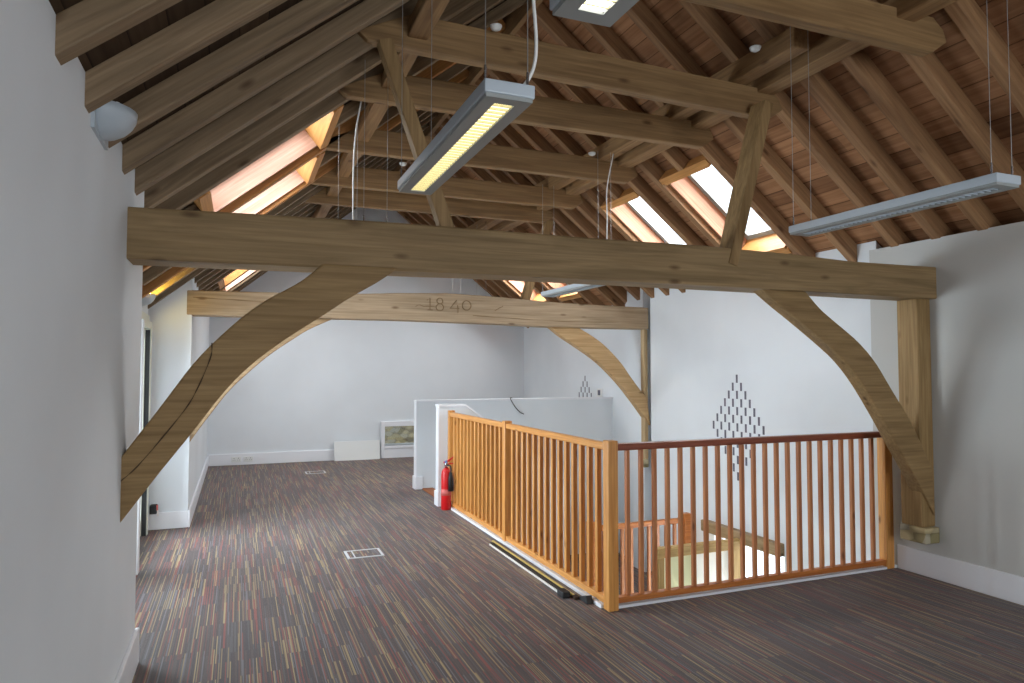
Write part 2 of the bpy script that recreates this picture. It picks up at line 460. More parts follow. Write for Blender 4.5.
# slits: two diamonds of narrow plates, the shade of the openings put into their colour
def slits(yc, ztop, dz, dy, xw):
    for row in range(13):
        n = row + 1 if row < 7 else 13 - row
        for k in range(n):
            y = yc + (k - (n - 1) / 2) * dy; z = ztop - row * dz
            if yc > 8 and z < 1.15: continue
            obj('ventilation_slit', one_box(xw - 0.0015, xw + 0.012, y - 0.015, y + 0.015, z - 0.045, z + 0.045), M['dark'], wall_r)
slits(6.10, 1.503, 0.0885, 0.1345, XN)
slits(9.97, 1.46, 0.0915, 0.139, 5.25)

# far gable wall with the low window opening
KX0, KX1, KZ0, KZ1 = 2.5, 3.9, 0.22, 0.57
bm = BM()
def far_piece(x0, x1, z0, z1=None):
    if z1 is not None:
        box(bm, x0, x1, YB, YB + 0.35, z0, z1)
    else:
        xs = [x0] + ([XR] if x0 < XR < x1 else []) + [x1]
        top = [(x, min(bL(x), bR(x))) for x in xs]
        prism(bm, [(x0, z0), (x1, z0)] + list(reversed(top)), 'Y', YB, YB + 0.35)
far_piece(-1.1, KX0, -0.25); far_piece(KX0, KX1, -0.25, KZ0); far_piece(KX0, KX1, KZ1); far_piece(KX1, 5.6, -0.25)
wall_b = struct('wall_back', bm, M['wall'], 'white gable wall at the far end', 'wall')

# near gable (behind the camera) with an opening added to let fill light in
bm = BM()
for x0, x1, z0, z1 in ((-1.1, 0.6, -0.25, 2.4), (4.0, 5.6, -0.25, 2.4), (0.6, 4.0, -0.25, 0.5)):
    box(bm, x0, x1, YF - 0.35, YF, z0, z1)
prism(bm, [(-1.1, 2.4), (5.6, 2.4), (5.6, bR(5.6)), (XR, min(bL(XR), bR(XR))), (-0.7, 2.4)], 'Y', YF - 0.35, YF)
struct('wall_front', bm, M['wall'], 'white gable wall at the near end with a wide opening added for fill light', 'wall')

# stairwell sides and the lower floor
bm = BM()
box(bm, 2.22, 2.42, 4.17, 8.0, -2.75, -0.25)
box(bm, 2.22, 5.25, 3.97, 4.17, -2.75, -0.25)
box(bm, 2.22, 2.42, 8.0, 9.16, -2.75, -0.25)
struct('wall_stairwell', bm, M['wall'], 'white side wall of the stairwell below the floor', 'wall')
struct('floor_lower', one_box(2.22, 5.3, 3.97, 9.3, -2.85, -2.75), M['lower_floor'], 'pale floor at the foot of the stairs', 'floor')

# skirting boards
def skirt(name, boxes, lab):
    bm = BM()
    for a in boxes: box(bm, *a)
    return struct(name, bm, M['skirt'], lab, 'skirting', bevel=0.006)
skirt('baseboard_left', [(-0.5, -0.478, YF, 4.322, 0, 0.19), (-0.84, -0.5, 4.3, 4.322, 0, 0.19),
                         (-0.84, -0.45, 7.778, 7.8, 0, 0.17), (-0.45, -0.428, 7.778, YB, 0, 0.17)], 'white skirting along the left wall')
skirt('baseboard_back', [(-0.43, 2.44, YB - 0.025, YB, 0, 0.19)], 'white skirting along the far wall')
skirt('baseboard_right', [(4.978, 5.0, YF, 4.08, 0, 0.19), (5.228, 5.25, 9.16, YB, 0, 0.17)], 'white skirting along the right wall')

# white kerb under the balustrade
bm = BM(); box(bm, 2.29, 2.40, 4.135, 7.84, 0, 0.026); box(bm, 2.385, 5.0, 4.086, 4.175, 0, 0.018)
struct('trim_1', bm, M['skirt'], 'white floor edging beneath the balustrade', 'trim')

# half walls beside the stairs
def half_wall(name, y0, y1, top_pts, lab):
    XA = top_pts[0][0]
    bm = BM(); prism(bm, [(XA, 0.0)] + [(x, z) for x, z in top_pts] + [(top_pts[-1][0], -2.7), (2.43, -2.7), (2.43, 0.0)], 'Y', y0, y1)
    w = struct(name, bm, M['wall'], lab, 'half wall')
    cap = BM()
    lo = [(x - (0.015 if i == 0 else 0), z) for i, (x, z) in enumerate(top_pts)]
    hi = [(x, z + 0.025) for x, z in lo]
    band(cap, lo, hi, y0 - 0.018, y1 + 0.018)
    obj('coping', cap, M['skirt'], w)
    e = BM(); box(e, XA - 0.025, XA, y0 - 0.02, y1 + 0.02, 0, 0.17); box(e, XA, XA + 0.08, y0 - 0.022, y0, 0, 0.17)
    obj('skirting', e, M['skirt'], w, bevel=0.005)
    st = BM(); box(st, XA - 0.012, XA, y0, y1, 0.17, 1.16); obj('end_board', st, M['skirt'], w)
    return w
half_wall('wall_stair_far', 9.1, 9.22, [(2.25, 1.165), (5.25, 1.165)], 'long white half wall on the far side of the stairs')
half_wall('wall_stair_near', 7.88, 8.0, [(2.22, 1.165), (2.54, 1.165), (3.9, 0.18)], 'short white half wall whose top slopes down with the stairs')

# stairs and landing
bm = BM(); box(bm, 2.32, 2.47, 8.005, 9.095, 0.0, 0.012); box(bm, 2.425, 2.47, 8.005, 9.095, -0.03, 0.0)
struct('trim_2', bm, M['nosing'], 'brown timber nosing at the head of the stairs', 'trim')
bm = BM()
for k in range(5):
    z1 = -0.18 * (k + 1)
    box(bm, 2.42 + 0.25 * k, 2.42 + 0.25 * (k + 1), 8.005, 9.095, z1 - 0.3, z1)
struct('floor_stairs', bm, M['carpet'], 'carpeted stairs dropping between the two white half walls', 'stairs')
struct('floor_landing', one_box(3.67, 5.25, 6.85, 9.095, -1.24, -1.09), M['carpet'], 'carpeted landing part way down the stairs', 'floor')

# ------------------------------------------------------------------ roof slopes
# local frames: x runs along the slope, y along the room, z out through the roof
X0L = -1.0
FL = Matrix.Translation((X0L, 0, zL(X0L))) @ Matrix.Rotation(-A_L, 4, 'Y')
FR = Matrix.Translation((XR, 0, ZR)) @ Matrix.Rotation(A_R, 4, 'Y')
sL = lambda x: (x - X0L) / math.cos(A_L)
sR = lambda x: (x - XR) / math.cos(A_R)
LEN_L = sL(XR); LEN_R = sR(5.5)
OPEN_L = [(4.86, 5.78), (5.98, 6.92), (9.45, 10.3), (10.55, 11.5)]; OXL = (-0.2, 0.62)
OPEN_R = [(5.06, 5.80), (6.26, 7.00), (9.35, 10.05), (10.5, 11.25)]; OXR = (3.94, 4.83)

def place(o, F):
    o.matrix_world = F
    return o

def roof_boards(name, F, length, opens, s0, s1, d, mat, lab):
    bm = BM()
    ys = [YF] + [v for o in opens for v in o] + [YB + 0.3]
    for i, (a, b) in enumerate(zip(ys, ys[1:])):
        if i % 2 == 0: box(bm, 0, length, a, b, d, d + 0.025)
        else:
            box(bm, 0, s0, a, b, d, d + 0.025); box(bm, s1, length, a, b, d, d + 0.025)
    o = obj(name, bm, mat, local=True); place(o, F)
    return tag(o, lab, 'ceiling', kind='structure')
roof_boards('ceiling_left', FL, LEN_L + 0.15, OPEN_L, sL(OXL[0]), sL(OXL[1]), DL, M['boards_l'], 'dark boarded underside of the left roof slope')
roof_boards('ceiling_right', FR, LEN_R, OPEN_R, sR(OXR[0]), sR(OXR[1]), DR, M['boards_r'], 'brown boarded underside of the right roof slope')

ORD = ['first', 'second', 'third', 'fourth', 'fifth', 'sixth', 'seventh', 'eighth', 'ninth', 'tenth', 'eleventh', 'twelfth', 'thirteenth', 'fourteenth', 'fifteenth',
       'sixteenth', 'seventeenth', 'eighteenth', 'nineteenth', 'twentieth']
def rafters(side, F, ys, length, w, d, mat, opens, s0, s1):
    full = BM(); box(full, 0.0, length, -w / 2, w / 2, 0, d)
    first = obj('rafter', full, mat, local=True, bevel=0.006)
    short = {}
    def mk(y, me, lab, grp):
        o = bpy.data.objects.new('rafter', me); COL.objects.link(o)
        md = o.modifiers.new('bevel', 'BEVEL'); md.width = 0.006; md.segments = 2; md.limit_method = 'ANGLE'
        place(o, Matrix.Translation((0, y, 0)) @ F)
        return tag(o, lab, 'rafter', grp)
    me = first.data; bpy.data.objects.remove(first)
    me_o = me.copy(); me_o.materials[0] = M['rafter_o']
    # the two lengths left where a skylight interrupts a rafter
    def part(a, b):
        bm = BM(); box(bm, a, b, -w / 2, w / 2, 0, d - 0.006)
        m2 = bpy.data.meshes.new('rafter_short'); bmesh.ops.recalc_face_normals(bm, faces=bm.faces); bm.to_mesh(m2); bm.free(); m2.materials.append(mat)
        return m2
    lowm2 = part(sL(-0.42), s0 - 0.06) if side == 'left' else None
    lowm, highm = (part(sL(-0.74), s0 - 0.06), part(s1 + 0.06, length)) if side == 'left' else (part(s1 + 0.06, sR(5.07)), part(0.0, s0 - 0.06))
    near = [y for y in ys if y < 3.8]; near.reverse(); mid = [y for y in ys if 3.8 < y < 7.9]; far = [y for y in ys if y > 7.9]
    tone = 'dark brown' if side == 'left' else 'mid brown'
    for y in ys:
        cut = any(a < y < b for a, b in opens)
        if y < 3.8: pos = '%s rafter nearer the camera than the front tie beam' % ORD[near.index(y)]
        elif y < 7.9: pos = '%s rafter beyond the front tie beam' % ORD[mid.index(y)]
        else: pos = '%s rafter beyond the dated rear tie beam' % ORD[far.index(y)]
        grp = 'rafters of the %s roof slope' % side
        if cut:
            mk(y, lowm2 if lowm2 and y > 7.8 else lowm, '%s roof slope, %s, short piece below a skylight' % (side, pos), 'rafters cut by skylights')
            mk(y, highm, '%s roof slope, %s, short piece above a skylight' % (side, pos), 'rafters cut by skylights')
        else:
            o = mk(y, me, '%s roof slope, %s' % (side, pos), grp)
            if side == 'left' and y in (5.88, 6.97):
                o.data = me_o; o['label'] = 'left roof slope, rafter coloured orange as if skylit, on the %s side of the second skylight' % ('near' if y < 6 else 'far')
YL = [0.68 + 0.41 * k for k in range(11)] + [5.33, 5.88, 6.45, 6.97] + [7.38, 7.79, 8.2, 8.61, 9.02, 9.40, 9.88, 10.42, 11.02, 11.55, 11.96, 12.35]
YRR = [0.815 + 0.36 * k for k in range(10)] + [4.535, 5.005, 5.43, 5.85, 6.21, 6.63, 7.05, 7.39, 7.73, 8.07, 8.41, 8.75, 9.30, 9.70, 10.10, 10.45, 10.87, 11.30, 11.64, 11.98, 12.32]
rafters('left', FL, YL, LEN_L, 0.08, DL, M['rafter_l'], OPEN_L, sL(OXL[0]), sL(OXL[1]))
rafters('right', FR, YRR, LEN_R - 0.02, 0.08, DR, M['rafter_r'], OPEN_R, sR(OXR[0]), sR(OXR[1]))

# ridge beam
tag(obj('ridge_beam', one_box(XR - 0.025, XR + 0.025, YF, YB, ZR - 0.12, ZR + 0.16), M['purlin']), 'ridge board running along the peak of the roof', 'beam')

# skylights: timber lined openings with a grey sash and glass
def skylight(n, F, a, b, s0, s1, d, lab):
    root = bpy.data.objects.new('window_%d' % n, None); COL.objects.link(root)
    root.matrix_world = F @ Matrix.Translation((0, (a + b) / 2, 0))
    tag(root, lab, 'skylight', 'skylights in the roof slopes', 'structure')
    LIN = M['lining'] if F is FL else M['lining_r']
    h = (b - a) / 2; t = 0.025; H = d + 0.19
    for nm, bx, mt in (('side_lining', (s0, s1, -h, -h + t, d * 0.45, H), LIN), ('side_lining', (s0, s1, h - t, h, 0.0 if b > 10.2 and b < 10.4 else d * 0.45, H), M['lining_y'] if b > 10.2 and b < 10.4 else LIN)):  # yellow on the one far side paints the lit look of its timber
        obj(nm, one_box(*bx), mt, root, local=True)
    for nm, bx in (('end_lining', (s0, s0 + t, -h + t, h - t, 0.0, H)), ('end_lining', (s1 - t, s1, -h + t, h - t, 0.0, H))):
        obj(nm, one_box(*bx), M['lining_y'], root, local=True)
    for bx in ((s0 - 0.06, s0, -h, h, 0.0, d), (s1, s1 + 0.06, -h, h, 0.0, d)):
        obj('trimmer', one_box(*bx), M['lining_y'], root, local=True)
    bm = BM(); f = 0.055
    for bx in ((s0 + t, s1 - t, -h + t, -h + t + f, H - 0.06, H), (s0 + t, s1 - t, h - t - f, h - t, H - 0.06, H),
               (s0 + t, s0 + t + f, -h + t + f, h - t - f, H - 0.06, H), (s1 - t - f, s1 - t, -h + t + f, h - t - f, H - 0.06, H)):
        box(bm, *bx)
    sash = obj('sash', bm, M['grey_frame'], root, local=True)
    obj('pane', one_box(s0 + t + f, s1 - t - f, -h + t + f, h - t - f, H - 0.035, H - 0.027), M['glass'], sash, local=True)
    ld = bpy.data.lights.new('skylight_daylight', 'AREA'); ld.shape = 'RECTANGLE'; ld.size = abs(s1 - s0) * 1.5; ld.size_y = (b - a) * 1.5
    ld.energy = SKY_W * (0.55 if F is FL else 0.85) * (1.7 if a > 9 else 1.0); ld.color = (0.93, 0.97, 1.0)
    lo = bpy.data.objects.new('skylight_daylight', ld); COL.objects.link(lo)
    lo.matrix_world = F @ Matrix.Translation(((s0 + s1) / 2, (a + b) / 2, H + 0.45))
SKY_W = 135.0
names_l = ['left roof slope, skylight nearer the front tie beam', 'left roof slope, skylight next beyond the nearest one', 'left roof slope, first skylight beyond the dated rear beam', 'left roof slope, skylight closest to the far gable']
names_r = ['bright right roof skylight crossed by the raking strut', 'bright right roof skylight left of the one crossed by the strut', 'right roof slope, first skylight beyond the dated rear beam', 'right roof slope, skylight closest to the far gable']
n = 2
for (a, b), lab in zip(OPEN_L, names_l): skylight(n, FL, a, b, sL(OXL[0]), sL(OXL[1]), DL, lab); n += 1
for (a, b), lab in zip(OPEN_R, names_r): skylight(n, FR, a, b, sR(OXR[0]), sR(OXR[1]), DR, lab); n += 1

# ------------------------------------------------------------------ roof trusses
def face_line(lo, hi, n=40):
    return resample(lo, n), resample(hi, n)
def even(pts, xs):
    out = []
    for x in xs:
        for (xa, za), (xb, zb) in zip(pts, pts[1:]):
            if xa <= x <= xb: out.append((x, za + (zb - za) * (x - xa) / (xb - xa))); break
    return out

fr = thing('roof_truss', (2.25, 3.82, 0.26), 'front oak truss, broad brown tie beam on curved braces', 'roof truss', 'oak roof trusses')
xs = [-0.56 + 5.62 * k / 30 for k in range(31)]
top = even([(-0.7, 2.376), (-0.507, 2.38), (0.288, 2.398), (0.813, 2.407), (2.056, 2.407), (2.798, 2.416), (3.643, 2.406), (4.1, 2.388), (4.708, 2.392), (5.3, 2.40)], xs)
bot = even([(-0.7, 2.13), (-0.502, 2.13), (0.815, 2.14), (1.4, 2.149), (2.8, 2.152), (4.7, 2.148), (5.3, 2.145)], xs)
bm = BM(); band(bm, bot, top, 3.7, 3.94)
obj('tie_beam', bm, M['oak_front'], fr, bevel=0.012)
LU = smooth_line([(0.386, 2.155), (0.269, 2.053), (0.089, 1.94), (-0.05, 1.82), (-0.21, 1.645), (-0.369, 1.413), (-0.53, 1.18)], 26)
LLo = smooth_line([(0.785, 2.155), (0.692, 2.085), (0.538, 1.99), (0.376, 1.875), (0.186, 1.743), (0.02, 1.605), (-0.101, 1.465), (-0.218, 1.3), (-0.363, 1.105), (-0.53, 0.87)], 26)
bm = BM(); band(bm, [(x + 0.02, z) for x, z in LLo], [(x + 0.02, z) for x, z in LU], 3.69, 3.84)
bl = obj('curved_brace', bm, M['oak_brace'], fr, bevel=0.01)
bm = BM()
crk = smooth_line([(-0.12, 3.687, 1.733), (-0.125, 3.687, 1.66), (-0.185, 3.687, 1.50), (-0.25, 3.687, 1.385), (-0.42, 3.687, 1.16), (-0.50, 3.687, 1.08)], 24)
tube(bm, crk, [0.0025 + 0.0015 * math.sin(i * 1.7) for i in range(24)], 6)
obj('crack', bm, M['crack'], bl)
RL = smooth_line([(3.261, 2.155), (3.42, 2.05), (3.564, 1.962), (3.833, 1.79), (4.019, 1.655), (4.189, 1.48), (4.39, 1.215), (4.497, 1.06), (4.705, 0.772), (4.9, 0.48)], 26)
RU = smooth_line([(3.671, 2.155), (3.80, 2.04), (3.92, 1.96), (4.149, 1.815), (4.322, 1.665), (4.478, 1.469), (4.667, 1.23), (4.78, 1.05), (4.9, 0.84)], 26)
bm = BM(); band(bm, [(x + 0.075, z) for x, z in RL], [(x + 0.055, z) for x, z in RU], 3.735, 3.845)
obj('curved_brace', bm, M['oak_brace_r'], fr, bevel=0.01)
bm = BM(); box(bm, 4.85, 4.998, 3.755, 3.93, 0.40, 2.15)
po = obj('wall_post', bm, M['oak_front_z'], fr, bevel=0.008)
obj('post_pad', one_box(4.84, 4.998, 3.72, 3.94, 0.28, 0.40), M['stone'], po, bevel=0.01)
def strut(x0, z0, x1, z1, y0, y1, w):
    dx, dz = x1 - x0, z1 - z0; L = math.hypot(dx, dz); nx, nz = -dz / L * w / 2, dx / L * w / 2
    bm = BM(); prism(bm, [(x0 + nx, z0 + nz), (x1 + nx, z1 + nz), (x1 - nx, z1 - nz), (x0 - nx, z0 - nz)], 'Y', y0, y1); return bm
obj('raking_strut', strut(1.13, 2.38, 0.745, 3.47, 3.80, 3.88, 0.08), M['strut'], fr, bevel=0.006)
obj('raking_strut', strut(3.06, 2.30, 3.385, 3.455, 3.69, 3.84, 0.075), M['strut'], fr, bevel=0.006)

re = thing('roof_truss', (2.25, 7.92, 0.3), 'rear pale oak truss with the year 1840 cut into its tie beam', 'roof truss', 'oak roof trusses')
xs = [-0.50 + 5.56 * k / 30 for k in range(31)]
top = even([(-0.7, 2.42), (-0.452, 2.424), (0.618, 2.437), (1.2, 2.452), (1.72, 2.485), (2.317, 2.506), (2.949, 2.487), (3.618, 2.45), (4.328, 2.436), (5.4, 2.42)], xs)
bot = even([(-0.7, 2.165), (-0.447, 2.165), (1.722, 2.172), (2.319, 2.164), (2.95, 2.156), (3.618, 2.136), (5.4, 2.142)], xs)
bm = BM(); band(bm, bot, top, 7.796, 8.02)
tb = obj('tie_beam', bm, M['oak_rear'], re, bevel=0.012)
# carved date: strokes cut into the beam face, each numeral its own piece
Y = 7.7935; r = 0.0052
def cut(name, strokes):
    bm = BM()
    for st in strokes:
        if st[0] == 'o':
            _, cx, cz, rx, rz = st
            tube(bm, [(cx + rx * math.cos(2 * math.pi * k / 28), Y, cz + rz * math.sin(2 * math.pi * k / 28)) for k in range(28)], r, 6, closed=True)
        else:
            p3 = [(x, Y, z) for x, z in st[1]]
            tube(bm, smooth_line(p3, 20) if st[0] == 's' else p3, r if st[0] == 'l' else 0.004, 6)
    obj(name, bm, M['carved'], tb)
cut('flourish', [('s', [(1.90, 2.335), (1.945, 2.352), (2.0, 2.338), (2.06, 2.34), (2.15, 2.335)])])
cut('numeral', [('l', [(2.035, 2.41), (2.073, 2.437), (2.074, 2.30)]), ('l', [(2.045, 2.30), (2.105, 2.30)])])
cut('numeral', [('o', 2.192, 2.408, 0.036, 0.034), ('o', 2.192, 2.333, 0.044, 0.041)])
cut('numeral', [('l', [(2.398, 2.425), (2.315, 2.325), (2.43, 2.325)]), ('l', [(2.41, 2.365), (2.413, 2.275)])])
cut('numeral', [('o', 2.522, 2.366, 0.054, 0.056)])
cut('score_mark', [('s', [(2.88, 2.315), (2.93, 2.345), (2.985, 2.372)])])
for nm, pts in (('shake', [(-0.44, 2.35), (0.0, 2.335), (0.3, 2.32), (0.6, 2.315)]), ('shake', [(2.6, 2.25), (3.2, 2.225), (3.9, 2.21), (4.6, 2.22)])):
    bm = BM(); tube(bm, smooth_line([(x, 7.795, z) for x, z in pts], 24), [0.0035 + 0.002 * math.sin(i) for i in range(24)], 6)
    obj(nm, bm, M['carved'], tb)
lo = smooth_line([(0.98, 2.17), (0.731, 2.049), (0.544, 1.925), (0.31, 1.755), (0.092, 1.556), (-0.08, 1.38), (-0.233, 1.171), (-0.36, 0.99), (-0.47, 0.82)], 24)
up = smooth_line([(0.56, 2.17), (0.42, 2.10), (0.27, 2.0), (0.10, 1.87), (-0.09, 1.70), (-0.24, 1.53), (-0.36, 1.37), (-0.43, 1.25), (-0.49, 1.12)], 24)
bm = BM(); band(bm, lo, up, 7.84, 8.0); obj('curved_brace', bm, M['oak_rear_b'], re, bevel=0.01)
lo = smooth_line([(3.60, 2.145), (3.76, 2.02), (3.929, 1.915), (4.229, 1.712), (4.499, 1.45), (4.729, 1.153), (4.93, 0.86)], 24)
up = smooth_line([(4.01, 2.145), (4.2, 2.04), (4.385, 1.908), (4.583, 1.702), (4.70, 1.53), (4.821, 1.36), (4.93, 1.22)], 24)
bm = BM(); band(bm, [(x + 0.17 - 0.115 * (z - 0.86), z) for x, z in lo], [(x + 0.16 - 0.115 * (z - 0.86), z) for x, z in up], 7.83, 7.94); obj('curved_brace', bm, M['oak_rear_br'], re, bevel=0.01)
bm = BM(); box(bm, 5.015, 5.075, 7.85, 7.935, 0.42, 2.14); po = obj('wall_post', bm, M['oak_rear_z'], re, bevel=0.008)
obj('post_pad', one_box(5.0, 5.075, 7.842, 7.945, 0.31, 0.42), M['stone'], po, bevel=0.01)
obj('raking_strut', strut(3.30, 2.40, 3.66, 3.50, 7.86, 7.96, 0.10), M['strut'], re, bevel=0.006)

# collar beams
CZ0, CZ1 = 3.452, 3.662
first = None
for y, lab in ((2.75, 'collar beam nearest the camera, top right of the view'), (3.88, 'collar beam straight above the front tie beam'),
               (4.66, 'first collar beam beyond the front truss'), (5.84, 'second collar beam beyond the front truss, over the skylights'),
               (7.0, 'third collar beam beyond the front truss'), (7.82, 'collar beam straight above the dated rear tie beam')):
    bm = BM()
    xa, xb = 0.60, (3.86 if y < 3 else 3.68)
    tl = 0.028 if 3.8 < y < 3.9 else 0.0
    prism(bm, [(xa + 0.06, CZ0), (xb - 0.12, CZ0), (xb, CZ0 + 0.08), (xb - 0.03, CZ1 - 0.06), (xb - 0.11, CZ1), (xa + 0.32, CZ1), (xa, CZ0 + 0.05)], 'Y', y, y + 0.08)
    for v in bm.verts: v.co.z -= tl * (v.co.x - 2.1) / 1.4
    tag(obj('collar_beam', bm, M['collar'], bevel=0.008), lab, 'beam', 'collar beams across the roof')

# purlins
tag(obj('purlin', one_box(0.89, 1.01, 0.5, YB, 3.54, 3.636), M['purlin'], bevel=0.008), 'left purlin lying over the collar ends', 'beam', 'purlins')
tag(obj('purlin', one_box(3.23, 3.36, 3.30, YB, 3.64, 3.78), M['purlin'], bevel=0.008), 'inner one of the paired right purlins, ending near the front truss', 'beam', 'purlins')
tag(obj('purlin', one_box(3.45, 3.60, 0.5, YB, 3.60, 3.733), M['purlin'], bevel=0.008), 'outer one of the paired right purlins, running to the near collar', 'beam', 'purlins')

# ------------------------------------------------------------------ balustrades
def chamfer_box(bm, x0, x1, y0, y1, z0, z1): box(bm, x0, x1, y0, y1, z0, z1)
lb = thing('balustrade', (2.34, 5.95, 0.028), 'orange pine balustrade run from the fire extinguisher to the corner post', 'balustrade', 'pine balustrades round the stairwell')
for y, g in ((4.085, 0.038), (6.0, 0.037), (7.80, 0.035)):
    bm = BM(); box(bm, 2.34 - g, 2.34 + g, y - g, y + g, 0.0, 1.125)
    p = obj('newel_post', bm, M['pine'], lb, bevel=0.006)
for a, b in ((4.135, 5.963), (6.037, 7.765)):
    bm = BM(); box(bm, 2.31, 2.37, a, b, 1.055, 1.105); obj('handrail', bm, M['pine_y'], lb, bevel=0.012)
    bm = BM(); box(bm, 2.312, 2.368, a, b, 0.03, 0.075); obj('bottom_rail', bm, M['pine_y'], lb, bevel=0.006)
me = None
def balusters(parent, spots, mat, z0, z1, w=0.018):
    first = None
    for x, y in spots:
        if first is None:
            first = obj('baluster', one_box(x - w, x + w, y - w, y + w, z0, z1), mat, parent, bevel=0.004); base = first.location.copy(); fx, fy = x, y
        else:
            c = first.copy(); COL.objects.link(c); c.parent = parent; c.location = base + Vector((x - fx, y - fy, 0))
balusters(lb, [(2.34, 4.135 + 1.828 * (k + 1) / 15) for k in range(14)] + [(2.34, 6.037 + 1.728 * (k + 1) / 14) for k in range(13)], M['pine'], 0.074, 1.056)

fb = thing('balustrade', (3.65, 4.12, 0.028), 'red-brown pine balustrade run from the corner post to the right pier', 'balustrade', 'pine balustrades round the stairwell')
bm = BM(); box(bm, 4.872, 4.952, 4.08, 4.16, 0.0, 1.09); obj('newel_post', bm, M['pine'], fb, bevel=0.006)
bm = BM(); box(bm, 2.38, 4.872, 4.09, 4.15, 1.05, 1.10); obj('handrail', bm, M['pine_red_x'], fb, bevel=0.012)
bm = BM(); box(bm, 2.38, 4.872, 4.092, 4.148, 0.03, 0.07); obj('bottom_rail', bm, M['pine_x'], fb, bevel=0.006)
balusters(fb, [(2.382 + 2.49 * (k + 1) / 23, 4.12) for k in range(22)], M['pine_red'], 0.069, 1.051, 0.0145)

gb = thing('balustrade', (4.4, 6.85, -1.09), 'small lower balustrade at the stair landing, seen through the bars', 'balustrade', 'pine balustrades round the stairwell')
obj('newel_post', one_box(4.93, 5.02, 6.86, 6.95, -1.09, -0.10), M['pine_x'], gb, bevel=0.006)
obj('newel_post', one_box(3.66, 3.75, 6.86, 6.95, -1.09, -0.10), M['pine_x'], gb, bevel=0.006)
obj('handrail', one_box(3.75, 4.93, 6.875, 6.935, -0.21, -0.15), M['pine_x'], gb, bevel=0.01)
obj('bottom_rail', one_box(3.75, 4.93, 6.877, 6.933, -1.03, -0.99), M['pine_x'], gb)
balusters(gb, [(3.75 + 1.18 * (k + 1) / 10, 6.905) for k in range(9)], M['pine_red'], -0.99, -0.21)

# ------------------------------------------------------------------ lower floor lobby seen through the bars
sc = thing('porch_screen', (4.5, 6.0, -2.75), 'yellow oak glazed screen down in the stairwell', 'glazed screen')
TZ = -0.20
obj('top_rail', one_box(3.95, 5.0, 5.96, 6.04, TZ - 0.10, TZ), M['lower_frame'], sc, bevel=0.005)
obj('stile', one_box(3.95, 4.03, 5.96, 6.04, -2.75, TZ - 0.10), M['lower_frame_z'], sc, bevel=0.005)
obj('stile', one_box(4.87, 5.0, 5.96, 6.04, -2.75, TZ - 0.10), M['lower_frame_z'], sc, bevel=0.005)
obj('stile', one_box(4.395, 4.425, 5.97, 6.03, -2.75, TZ - 0.10), M['frost_green'], sc)
obj('pane', one_box(4.03, 4.395, 5.99, 6.0, -2.75, TZ - 0.10), M['frost_green'], sc)
obj('pane', one_box(4.425, 4.87, 5.99, 6.0, -2.75, TZ - 0.10), M['frost_white'], sc)
tag(obj('lintel_beam', one_box(5.0, 5.09, 5.43, 6.66, -0.255, -0.13), M['lintel'], bevel=0.008), 'grey-brown oak lintel over the lower window in the right wall', 'beam')
root = thing('window_10', (5.18, 5.98, WZ0), 'bright lower window beneath the oak lintel', 'window', None, 'structure')
bm = BM()
for y0, y1, z0, z1 in ((WY0, WY0 + 0.06, WZ0, WZ1), (WY1 - 0.06, WY1, WZ0, WZ1), (WY0 + 0.06, WY1 - 0.06, WZ0, WZ0 + 0.06), (WY0 + 0.06, WY1 - 0.06, WZ1 - 0.05, WZ1), (5.78, 5.82, WZ0 + 0.06, WZ1 - 0.05)):
    box(bm, 5.16, 5.22, y0, y1, z0, z1)
obj('window_frame', bm, M['skirt'], root)
obj('pane', one_box(5.185, 5.195, WY0 + 0.06, WY1 - 0.06, WZ0 + 0.06, WZ1 - 0.05), M['glass'], root)

# ------------------------------------------------------------------ glazed door in the left recess
dr = thing('door_1', (-0.87, 6.0, 0), 'cream framed glazed double door in the left recess', 'door', None, 'structure')
bm = BM()
fx0, fx1 = -0.93, -0.79
for y0, y1, z0, z1 in ((DY0, DY0 + 0.07, 0, DZ), (DY1 - 0.07, DY1, 0, DZ), (DY0 + 0.07, DY1 - 0.07, DZ - 0.07, DZ)):
    box(bm, fx0, fx1, y0, y1, z0, z1)
obj('door_frame', bm, M['door_frame'], dr, bevel=0.004)
bm = BM()
box(bm, -0.85, -0.825, DY0 - 0.07, DY0, 0, DZ + 0.07); box(bm, -0.85, -0.825, DY1, DY1 + 0.07, 0, DZ + 0.07); box(bm, -0.85, -0.825, DY0, DY1, DZ, DZ + 0.07)
obj('architrave', bm, M['door_frame'], dr)
obj('mullion', one_box(fx0, -0.70, 6.13, 6.21, 0, DZ - 0.07), M['skirt'], dr, bevel=0.004)
for a, b in ((DY0 + 0.07, 6.13), (6.21, DY1 - 0.07)):
    bm = BM(); s = 0.08
    for y0, y1, z0, z1 in ((a, a + s, 0.01, DZ - 0.075), (b - s, b, 0.01, DZ - 0.075), (a + s, b - s, 0.01, 0.16), (a + s, b - s, DZ - 0.16, DZ - 0.075)):
        box(bm, -0.89, -0.84, y0, y1, z0, z1)
    lf = obj('door_leaf', bm, M['door_frame'], dr)
    obj('pane', one_box(-0.868, -0.862, a + s, b - s, 0.16, DZ - 0.16), M['glass'], lf)
obj('seal', one_box(-0.84, -0.80, DY1 - 0.085, DY1 - 0.07, 0.0, DZ - 0.08), M['seal'], dr)
bm = BM(); tube(bm, [(-0.84, 7.46, 1.0), (-0.78, 7.46, 1.0), (-0.78, 7.36, 1.0)], 0.012); obj('handle', bm, M['seal'], dr)
ld = bpy.data.lights.new('door_daylight', 'AREA'); ld.shape = 'RECTANGLE'; ld.size = 2.2; ld.size_y = 2.4; ld.energy = 360; ld.color = (0.80, 0.91, 1.0)
